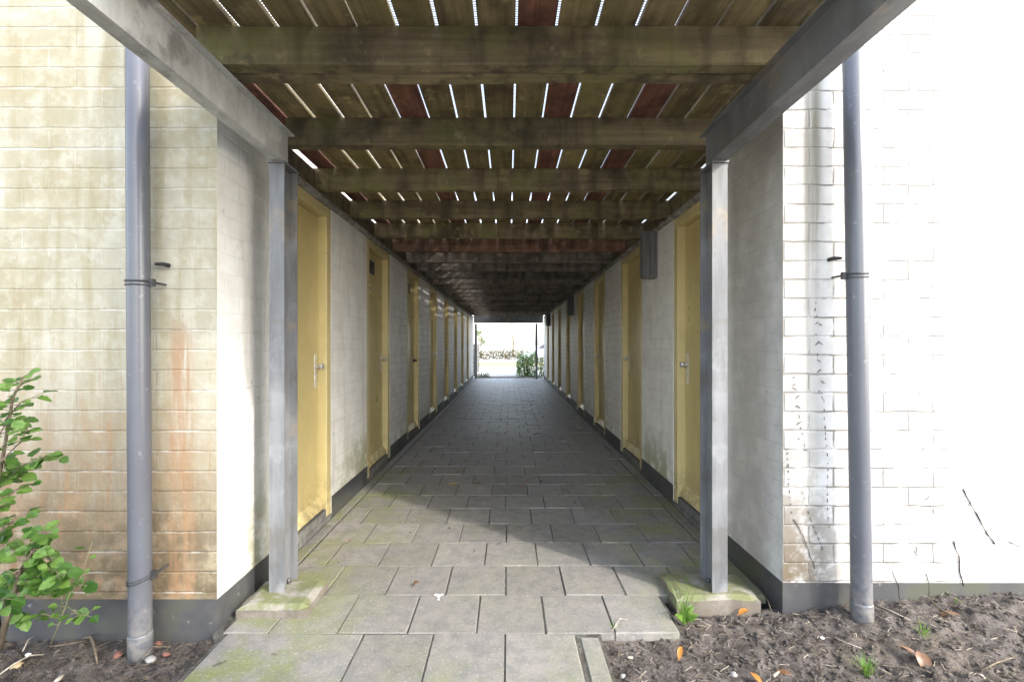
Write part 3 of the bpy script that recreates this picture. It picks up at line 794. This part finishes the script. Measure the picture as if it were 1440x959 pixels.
# ------------------------------------------------------------------ plants
def leaf_shape(mb, base, d, up, L, W, lobed=True, fold=.25):
    d = d.normalized(); sd_ = d.cross(up).normalized(); up = sd_.cross(d).normalized()
    if lobed: outl = [(0, 0), (.12, .30), (.30, .50), (.40, .40), (.52, .52), (.66, .36), (.78, .34), (1.0, 0)]
    else: outl = [(0, 0), (.2, .30), (.45, .46), (.72, .34), (1.0, 0)]
    mid = [mb.bm.verts.new(base + d * (L * u) + up * (-.10 * L * u * u)) for u, _ in outl]
    for sg in (1, -1):
        side = [mid[0]] + [mb.bm.verts.new(base + d * (L * u) + sd_ * (sg * W * v) + up * (fold * W * v - .10 * L * u * u)) for u, v in outl[1:-1]] + [mid[-1]]
        for k in range(len(outl) - 1):
            vs_ = [mid[k], mid[k + 1], side[k + 1], side[k]]
            vs_ = [v for i, v in enumerate(vs_) if v not in vs_[:i]]
            if len(vs_) > 2: mb.bm.faces.new(vs_ if sg > 0 else vs_[::-1])
rl = random.Random(21)
def spray(lf, st, pts, n, L, lobed=True, r=.004, spread=1.0):
    """a twig through pts with n leaves along it"""
    st.tube(pts, [r * (1 - .65 * i / (len(pts) - 1)) for i in range(len(pts))], 6)
    segs = list(zip(pts, pts[1:])); tot = sum((b - a).length for a, b in segs)
    for k in range(n):
        u = tot * (.12 + .88 * (k + rl.random()) / n); acc = 0
        for a, b in segs:
            l = (b - a).length
            if acc + l >= u or (b is segs[-1][1]): p = a.lerp(b, min(1, (u - acc) / l)); t = (b - a).normalized(); break
            acc += l
        ang = rl.uniform(0, 2 * math.pi)
        out = Vector((math.cos(ang), math.sin(ang) * .8 - .25, rl.uniform(-.35, .35)))
        d = (out * spread + t * .5).normalized()
        stem = p + d * rl.uniform(.010, .028)
        st.tube([p, stem], [.0012, .0009], 4)
        ll = L * rl.uniform(.65, 1.15)
        upv = Vector((rl.uniform(-.5, .5), -.55 + rl.uniform(-.5, .3), 1.0))
        leaf_shape(lf, stem, d + Vector((0, 0, -.25)), upv, ll, ll * .88, lobed, rl.uniform(.05, .4))
shr = empty('currant_shrub', (-2.02, 1.78, -.06), 'leafy green lobed leaf shrub against the yellow stained brick facade', 'shrub')
Vb = Vector((-2.02, 1.78, -.06))
lf = MB(); st = MB()
def Q(a, b, y): return P(a, b, y) - Vb
spray(lf, st, [Q(-2, 915, 1.78), Q(15, 850, 1.76), Q(30, 800, 1.75), Q(48, 770, 1.73)], 14, .05, r=.011)
spray(lf, st, [Q(0, 900, 1.80), Q(-12, 780, 1.78), Q(-5, 690, 1.75), Q(8, 620, 1.73), Q(18, 560, 1.72), Q(32, 530, 1.72)], 56, .044, r=.009)
for pts, n in (
    ([(-5, 690), (30, 655), (62, 642), (86, 640)], 18), ([(0, 650), (30, 620), (40, 600)], 12), ([(8, 590), (30, 565), (52, 556)], 11),
    ([(15, 560), (30, 540), (48, 532)], 8), ([(-10, 720), (20, 690), (45, 680)], 16), ([(-10, 760), (20, 730), (40, 720)], 14),
    ([(30, 800), (45, 775), (62, 765), (76, 790)], 24), ([(40, 790), (60, 770), (78, 800), (84, 812)], 22), ([(30, 800), (20, 810), (12, 820)], 16),
    ([(34, 820), (52, 815), (74, 800)], 18), ([(40, 770), (55, 755), (64, 748)], 12), ([(36, 815), (60, 825), (80, 815)], 16),
    ([(-6, 620), (6, 600), (20, 590)], 10), ([(-15, 740), (0, 750), (10, 780)], 10), ([(-10, 850), (4, 840), (10, 870)], 9),
    ([(-14, 640), (0, 655), (26, 668)], 12)):
    spray(lf, st, [Q(a, b, 1.73 + rl.uniform(-.07, .08)) for a, b in pts], int(n * 1.35), .045, r=.003)
lf.build('foliage', M['leafg'], shr); st.build('stems', M['bark'], shr, True)

sh2 = empty('bramble_sprout', (-1.68, 1.83, -.06), 'small thin stemmed green sprout with oval leaves left of the rain pipe', 'plant')
Vb = Vector((-1.68, 1.83, -.06)); lf = MB(); st = MB()
spray(lf, st, [Q(72, 905, 1.83), Q(86, 870, 1.82), Q(98, 835, 1.81), Q(112, 815, 1.80), Q(130, 762, 1.80)], 8, .034, False, .003)
spray(lf, st, [Q(84, 870, 1.82), Q(60, 862, 1.80), Q(28, 868, 1.78)], 13, .042, False, .002, .7)
spray(lf, st, [Q(92, 850, 1.81), Q(108, 862, 1.79), Q(126, 866, 1.78)], 9, .042, False, .002, .7)
spray(lf, st, [Q(90, 800, 1.82), Q(105, 822, 1.80), Q(122, 822, 1.79)], 8, .045, True, .002, .7)
spray(lf, st, [Q(86, 860, 1.82), Q(88, 815, 1.80), Q(74, 795, 1.8)], 9, .045, True, .002, .7)
lf.build('foliage', M['leafg'], sh2); st.build('stems', M['barkg'], sh2, True)

def tuft(px, py, z, n, h, label, seed, wide=0, mat='grass'):
    rr = random.Random(seed); b = G(px, py, z)
    mb = MB()
    for k in range(n):
        a = rr.uniform(0, 6.28); rad = rr.uniform(0, .02); p = Vector((math.cos(a) * rad, math.sin(a) * rad, -.01))
        hh = h * rr.uniform(.5, 1.1); lean = rr.uniform(.15, .8) * hh; wd = rr.uniform(.0012, .003); sd_ = Vector((-math.sin(a), math.cos(a), 0))
        prev = None
        for i in range(5):
            u = i / 4; c = p + Vector((math.cos(a) * lean * u * u, math.sin(a) * lean * u * u, hh * u - .25 * lean * u * u))
            w2 = wd * (1 - u) + .0003; cur = (mb.bm.verts.new(c - sd_ * w2), mb.bm.verts.new(c + sd_ * w2))
            if prev: mb.bm.faces.new((prev[0], prev[1], cur[1], cur[0]))
            prev = cur
    for k in range(wide):
        a = rr.uniform(0, 6.28); leaf_shape(mb, Vector((0, 0, .005)), Vector((math.cos(a), math.sin(a) - .4, .8)), Vector((0, -1, .5)), .075, .03, False)
    o = mb.build('grass_tuft', M[mat]); o.location = b
    tag(o, label, 'grass tuft', 'grass tufts in the soil')
tuft(962, 872, -.012, 46, .17, 'tall grass tuft with broad leaves beside the concrete footing', 1, 7)
tuft(1218, 945, -.02, 60, .075, 'short bright green grass tuft in the right bed, nearest the viewer', 2)
tuft(1297, 893, .02, 22, .06, 'thin pale grass sprout in the right bed behind the bright tuft', 3)
tuft(868, 888, -.012, 10, .05, 'withered yellowish weed at the paving edge', 4)
tuft(1344, 846, .06, 14, .05, 'sparse grass sprout on the soil mound by the white wall', 6)

# ------------------------------------------------------------------ litter
def dry_leaf(px, py, z, L, rz, mat, label, tilt=.25, W=.45):
    b = G(px, py, z); mb = MB()
    n = 8; mid = []; A = []; B = []
    for i in range(n + 1):
        u = i / n; wv = W * L * math.sin(math.pi * min(1, u * 1.0)) ** .8 * .5 * (1.15 - .3 * u); zc = .18 * L * math.sin(u * 2.6) * tilt * 2
        x = (u - .5) * L
        mid.append(mb.bm.verts.new((x, 0, zc))); A.append(mb.bm.verts.new((x, wv, zc + wv * .55))); B.append(mb.bm.verts.new((x, -wv, zc + wv * .35)))
    for i in range(n):
        mb.bm.faces.new((mid[i], mid[i + 1], A[i + 1], A[i])); mb.bm.faces.new((B[i], B[i + 1], mid[i + 1], mid[i]))
    mb.tube([(-.5 * L, 0, 0), (-.62 * L, .01 * L, .004)], [.0012, .0008], 5)
    o = mb.build('fallen_leaf', M[mat], None, True); o.location = b + Vector((0, 0, .006)); o.rotation_euler = (0, -tilt * .6, rz)
    tag(o, label, 'fallen leaf', 'fallen leaves')
dry_leaf(1046, 863, -.01, .062, .3, 'orange', 'orange dry leaf on soil right behind the footing')
dry_leaf(957, 921, -.02, .06, 1.0, 'orange', 'orange dry leaf standing on edge on soil, between path and bright grass', .6, .35)
dry_leaf(1063, 956, -.02, .055, 1.9, 'orange', 'orange leaf cut by the bottom edge of the picture, left of the brown curled one')
dry_leaf(1102, 950, -.02, .06, -.4, 'brown', 'brown curled leaf beside a pale twig stub')
dry_leaf(638, 682, .004, .085, .1, 'yellow', 'narrow yellow leaf lying on dark paving', .15, .3)
dry_leaf(645, 664, .004, .06, .4, 'brown', 'small brown leaf on the paving behind the yellow leaf', .2)
dry_leaf(672, 681, .004, .075, -.2, 'brown', 'flat brown leaf on the paving right of the yellow leaf', .2)
dry_leaf(743, 677, .004, .055, .9, 'brown', 'reddish brown leaf on the paving, rightmost near the yellow leaf', .5)
dry_leaf(586, 824, .004, .045, .3, 'brown', 'curled brown leaf scrap on the sunlit paving', .8, .6)
dry_leaf(492, 763, .004, .03, .3, 'brown', 'tiny dark red leaf scrap near the stained building', .4, .6)
dry_leaf(755, 612, .004, .14, .1, 'brown', 'long dry leaf lying far down the shaded paving', .25, .25)
dry_leaf(1278, 926, -.01, .10, 2.3, 'brown', 'upright dry brown leaf blade in the right bed', .7, .3)
dry_leaf(1296, 934, -.01, .08, 1.2, 'brown', 'crumpled brown leaf against the upright leaf blade', .8, .6)
dry_leaf(1334, 870, .03, .09, -.5, 'brown', 'pale brown leaf on the soil mound', .5, .35)

def stick(px_pts, z, r, mat, label, seed=0, arch=.0):
    rr = random.Random(seed); pts = [G(a, b, z) for a, b in px_pts]; n = len(pts); base = pts[0].copy()
    pp = [p - base + Vector((0, 0, .006 + arch * math.sin(math.pi * i / max(1, n - 1)) + rr.uniform(0, .003))) for i, p in enumerate(pts)]
    mb = MB(); mb.tube(pp, [r * (1 - .45 * i / (n - 1)) for i in range(n)], 6)
    o = mb.build('stick', M[mat], None, True); o.location = base
    tag(o, label, 'stick', 'fallen sticks on the soil')
stick([(0, 950), (20, 942), (42, 930), (62, 922)], -.045, .0035, 'pale', 'pale curved stick at the lower left corner of the picture', 1, .02)
stick([(32, 918), (40, 905), (49, 896)], -.045, .003, 'pale', 'short pale stick leaning beside the shrub base', 2, .01)
stick([(70, 911), (95, 908), (120, 903), (145, 893)], -.045, .003, 'bark', 'long thin brown stick on soil behind the forked root', 3)
stick([(117, 899), (128, 903), (133, 918), (137, 935)], -.045, .006, 'bark', 'thick bent root piece in front of the rain pipe', 4, .02)
stick([(200, 930), (215, 918), (240, 912)], -.045, .0025, 'bark', 'thin brown stick at the foot of the left rain pipe', 5, .02)
stick([(1231, 852), (1255, 862), (1280, 874)], .03, .003, 'pale', 'straight straw pale stick at the foot of the right rain pipe', 6)
stick([(1308, 846), (1322, 858), (1338, 866)], .05, .004, 'bark', 'flat brown stick on the soil mound', 7)
stick([(1270, 933), (1300, 945), (1330, 958)], -.01, .0028, 'bark', 'long brown stick leaving the picture at the bottom, under the dry leaf', 8)
stick([(1380, 945), (1402, 940), (1424, 933), (1440, 934)], .0, .003, 'bark', 'reddish curved stick at the lower right corner', 9, .02)
stick([(1417, 872), (1424, 880), (1431, 887)], .03, .004, 'bark', 'short dark stick on soil near the right edge', 10)
stick([(1074, 838), (1080, 850), (1085, 862)], .0, .003, 'bark', 'small stick leaning on the dark plinth of the white building', 11, .01)
stick([(1088, 953), (1097, 946)], -.02, .006, 'pale', 'stubby pale twig beside the brown curled leaf', 12)
stick([(1174, 898), (1190, 906), (1212, 914)], .0, .002, 'pale', 'thin dry straw between the pipe and the bright grass tuft', 13)
stick([(860, 890), (872, 878), (884, 874)], -.01, .0022, 'pale', 'pale dry weed stalk at the paving edge', 14, .02)

def rock(px, py, z, r, mat, name, label, seed, sq=(1, .8, .6), cat='stone', grp='stones and brick fragments in the soil'):
    b = G(px, py, z); mb = MB().blob(Vector((0, 0, r * .25)), r, 2, seed, sq, .5)
    o = mb.build(name, M[mat], None, mat != 'brickred'); o.location = b
    tag(o, label, cat, grp)
rock(165, 922, -.05, .016, 'brickred', 'brick_fragment', 'red brick fragment left of the pipe foot', 1, (1, .8, .7), 'brick fragment')
rock(222, 906, -.05, .017, 'brickred', 'brick_fragment', 'red brick fragment behind the pipe foot against the plinth', 2, (1.2, .7, .5), 'brick fragment')
rock(234, 921, -.05, .014, 'brickred', 'brick_fragment', 'smaller red brick fragment right of the grey stone', 3, (1.1, .8, .6), 'brick fragment')
rock(211, 928, -.05, .020, 'stone', 'stone', 'round grey stone at the foot of the left pipe', 4)
rock(24, 937, -.05, .022, 'ochre', 'stone', 'ochre stone under the pale curved stick', 5)
rock(40, 921, -.05, .011, 'white', 'stone', 'small white stone at the shrub base', 6)
rock(83, 955, -.05, .017, 'pale', 'wood_chip', 'pale wood chip at the bottom edge of the left bed', 7, (.6, 1.4, .3), 'wood chip')
rock(886, 925, -.03, .010, 'pale', 'wood_chip', 'pale wood chip on soil beside the path edge', 8, (1.4, .6, .4), 'wood chip')
rock(876, 951, -.03, .012, 'stone', 'stone', 'grey pebble ring on soil by the cut paver', 9)
rock(1032, 949, -.03, .014, 'stone', 'stone', 'grey pebble between two orange leaves', 10)
rock(1156, 897, -.01, .009, 'white', 'stone', 'white pebble in the right bed in front of the pipe', 11)
rock(1380, 952, -.01, .016, 'pale', 'wood_chip', 'pale wood chip by the reddish stick', 12, (.8, .8, .5), 'wood chip')
sp = MB()
for k in range(9):
    a = rnd.uniform(0, 6.28); q = G(617 + rnd.uniform(-6, 6), 839 + rnd.uniform(-4, 4), .003)
    sp.blob(q, rnd.uniform(.003, .009), 1, k, (1.2, 1.2, .12), .3)
tag(sp.build('bird_dropping', M['white']), 'white bird dropping splash on the sunlit paving', 'bird dropping')

# crumbs of soil and needle litter nobody could count
rc = random.Random(77)
def scatter(fn, xa, xb, ya, yb, n, name, mat, kind, label):
    mb = MB()
    for k in range(n):
        x = rc.uniform(xa, xb); y = rc.uniform(ya, yb); z = fn(x, y)
        if kind == 'clod':
            r = .0026 * (1 + rc.random() ** 4 * 4); mb.blob(Vector((x, y, z + r * .3)), r, 1, k, (1, 1, .8), .7)
        else:
            a = rc.uniform(0, 3.14); l = rc.uniform(.012, .05); d = Vector((math.cos(a), math.sin(a), rc.uniform(-.15, .25))) * l
            p = Vector((x, y, z + .004)); m = p + d * .5 + Vector((rc.uniform(-.003, .003), rc.uniform(-.003, .003), rc.uniform(-.001, .003))); mb.tube([p, m, p + d], rc.uniform(.0004, .0011), 4)
    o = mb.build(name, mat); tag(o, label, 'soil crumbs' if kind == 'clod' else 'twig litter', None, 'stuff')
scatter(soil_left, -2.4, -1.25, 1.45, 2.0, 1300, 'soil_crumbs', M['soil'], 'clod', 'dark crumbs of soil in the bed before the stained building')
scatter(soil_right, .42, 2.6, 1.45, 2.15, 3600, 'soil_crumbs', M['soil'], 'clod', 'dark crumbs of soil in the bed before the white building')
scatter(soil_left, -2.4, -1.25, 1.45, 2.0, 1200, 'twig_litter', M['bark'], 'needle', 'fine brown twig litter in the bed before the stained building')
scatter(soil_right, .42, 2.6, 1.45, 2.15, 1700, 'twig_litter', M['bark'], 'needle', 'fine brown twig litter in the bed before the white building')
scatter(soil_right, .42, 2.6, 1.45, 2.15, 420, 'straw_litter', M['pale'], 'needle', 'fine pale straw litter in the bed before the white building')
scatter(lambda x, y: .002, -1.1, 1.1, 2.6, 14, 260, 'path_crumbs', M['soil'], 'clod', 'dark crumbs of dirt scattered along the paving')

# ------------------------------------------------------------------ unseen tower added behind the viewer to shade the stained facade
tw = empty('added_shade_tower', (4.75, -5.5, -.09), 'tall unseen tower added behind the viewer to shade the stained facade', 'tower')
TX0, TX1, TH = -0.4, 1.5, 11.0
m_ = MB(); m_.box(TX0, TX1, -1.5, 1.5, 0, TH); m_.build('shade_tower_wall', M['pasR'], tw)
m_ = MB(); m_.box(TX0 - .1, TX1 + .08, -1.6, 1.6, TH + .002, TH + .2); m_.build('shade_tower_roof', M['roof'], tw)
for z in (3.2, 6.0, 8.8):
    m_ = MB(); m_.box(-.05, 1.15, 1.502, 1.55, z, z + 1.2); wi = m_.build('window', M['frame'], tw)
    m_ = MB(); m_.box(.02, 1.08, 1.551, 1.556, z + .07, z + 1.13); m_.build('pane', M['glass'], wi)
m_ = MB(); m_.box(.1, 1.05, 1.502, 1.54, .02, 2.1); td = m_.build('shade_tower_door', M['door'], tw)
m_ = MB(); m_.box(.95, .97, 1.541, 1.60, .95, 1.15); m_.build('handle', M['alu'], td)

# ------------------------------------------------------------------ beyond the far end
def bush(name, c, size, n, mat, label, cat, leaf=.07, seed=1, group=None, trunk=True):
    rr = random.Random(seed); root = empty(name, c, label, cat, group); mb = MB()
    for k in range(n):
        while True:
            p = Vector((rr.uniform(-1, 1), rr.uniform(-1, 1), rr.uniform(0, 1)))
            e = 1 + .25 * noise.noise(p * 2.3 + Vector((seed, 0, 0)))
            if abs(p.x) < e * .95 and abs(p.y) < e * .95 and p.z < .8 + .3 * noise.noise(Vector((p.x * 2, p.y * 2, seed))): break
        q = Vector((p.x * size[0], p.y * size[1], p.z * size[2]))
        d = Vector((rr.uniform(-1, 1), rr.uniform(-1, 1), rr.uniform(-.4, 1))).normalized()
        leaf_shape(mb, q, d, Vector((rr.uniform(-.6, .6), rr.uniform(-.9, .2), 1)), leaf * rr.uniform(.7, 1.2), leaf * .6, False)
    mb.build('foliage', M[mat], root)
    s_ = MB()
    for k in range(7):
        x, y = rr.uniform(-.5, .5) * size[0], rr.uniform(-.5, .5) * size[1]
        s_.tube([(x * .4, y * .4, 0), (x * .8, y * .8, size[2] * .4), (x, y, size[2] * .75)], [.02, .014, .006], 5)
    s_.build('stems', M['bark'], root)
    return root
bush('green_shrub', (.75, 18.6, -.06), (.42, .5, 1.15), 1500, 'leafg', 'bright green shrub just beyond the far end of the passage', 'shrub', .09, 4)  # lighter leaf colour stands in for sunlight on this shrub
bush('green_shrub', (1.75, 18.3, -.06), (.6, .6, 1.0), 1300, 'hedge', 'darker shaded green shrub behind the far steel post', 'shrub', .09, 5)
bush('far_hedge', (.9, 41, -.05), (4.4, .5, .95), 2600, 'hedgebrown', 'low brownish hedge across the road beyond the passage', 'hedge', .17, 6)
bush('weed_clump', (-1.0, 17.8, -.06), (.28, .3, .25), 160, 'hedge', 'low pale weed clump at the left of the far end', 'weeds', .07, 7)

def tree(x, y, h, label, seed, crown, n, leaf):
    rr = random.Random(seed); root = empty('slender_tree', (x, y, -.08), label, 'tree', 'slender trees beyond the road')
    tk = MB(); pts = [Vector((.06 * h * noise.noise(Vector((seed, i * .5, 0))), 0, h * i / 8)) for i in range(9)]
    tk.tube(pts, [.028 * h * (1 - .85 * i / 8) for i in range(9)], 8)
    tips = []
    for k in range(14):
        i = rr.randint(3, 7); a = rr.uniform(0, 6.28); l = crown * rr.uniform(.4, 1)
        e = pts[i] + Vector((math.cos(a) * l, math.sin(a) * l, l * rr.uniform(.2, .8))); tk.tube([pts[i], pts[i].lerp(e, .5) + Vector((0, 0, -.03 * l)), e], [.008 * h, .005 * h, .002 * h], 5); tips.append((pts[i], e))
    tk.build('trunk', M['bark'], root, True)
    cr = MB()
    for k in range(n):
        a, e = rr.choice(tips); p = a.lerp(e, rr.uniform(.45, 1.1)) + Vector((rr.gauss(0, .1), rr.gauss(0, .1), rr.gauss(0, .1))) * crown
        leaf_shape(cr, p, Vector((rr.uniform(-1, 1), rr.uniform(-1, 1), rr.uniform(-.8, .5))), Vector((rr.uniform(-.5, .5), rr.uniform(-.5, .5), 1)), leaf, leaf * .6, False)
    cr.build('crown', M['hedge'], root)
tree(-3.0, 50, 3.4, 'small leafy tree across the road, leftmost through the far opening', 3, .9, 420, .16)
tree(.55, 52, 4.2, 'thin bare looking young tree seen in the middle of the far opening', 8, .5, 40, .12)

car = empty('parked_car', (3.3, 36.2, -.06), 'silver car parked on the road behind the green shrub', 'car')
prof = [(-2.1, .35), (-2.1, .75), (-1.95, .92), (-1.2, 1.0), (-.55, 1.48), (.75, 1.50), (1.5, 1.02), (2.05, .92), (2.15, .6), (2.1, .35)]
cb = MB()
rows = []
for y, k in ((-.82, 0), (-.74, .03), (.74, .03), (.82, 0)):
    ins = 1.0
    rows.append([cb.bm.verts.new((a, y * (.86 if b > 1.2 else 1), b + k)) for a, b in prof])
for a, b in zip(rows, rows[1:]):
    for k in range(len(prof)): cb.bm.faces.new((a[k], a[(k + 1) % len(prof)], b[(k + 1) % len(prof)], b[k]))
cb.bm.faces.new(rows[0][::-1]); cb.bm.faces.new(rows[-1])
bmesh.ops.recalc_face_normals(cb.bm, faces=list(cb.bm.faces))
cb.build('body', M['carwhite'], car)
for sy in (-1, 1):
    wg = MB(); pts = [(-1.05, 1.03), (-.5, 1.42), (.7, 1.43), (1.3, 1.04)]
    A = [wg.bm.verts.new((a, sy * (.835 if b < 1.2 else .722), b)) for a, b in pts]; B = [wg.bm.verts.new((a, sy * (.80 if b < 1.2 else .69), b)) for a, b in pts]
    wg.bm.faces.new(A); wg.bm.faces.new(B[::-1])
    for k in range(4): wg.bm.faces.new((A[k], A[(k + 1) % 4], B[(k + 1) % 4], B[k]))
    wg.build('side_window', M['glass'], car)
    for x in (-1.3, 1.3):
        wh = MB(); wh.tube([(x, sy * .66, .31), (x, sy * .84, .31)], .31, 20); wo = wh.build('wheel', M['black'], car)
        hr = MB(); hr.tube([(x, sy * .84, .31), (x, sy * .85, .31)], .19, 16); hr.build('rim', M['alu'], wo)

# slim fence at the left of the far opening
fn_ = empty('garden_fence', (-1.42, 17.2, -.08), 'grey slatted garden fence at the left of the far opening', 'fence')
for k in range(4):
    m_ = MB(); m_.box(-.04, .04, k * 1.5 - .04, k * 1.5 + .04, 0, 1.35 + .0 * k); m_.build('fence_post', M['sill'], fn_)
m_ = MB()
for k in range(7): m_.box(-.012, .012, .045, 4.45, .12 + k * .17, .12 + k * .17 + .13)
m_.build('slat_panel', M['sill'], fn_)
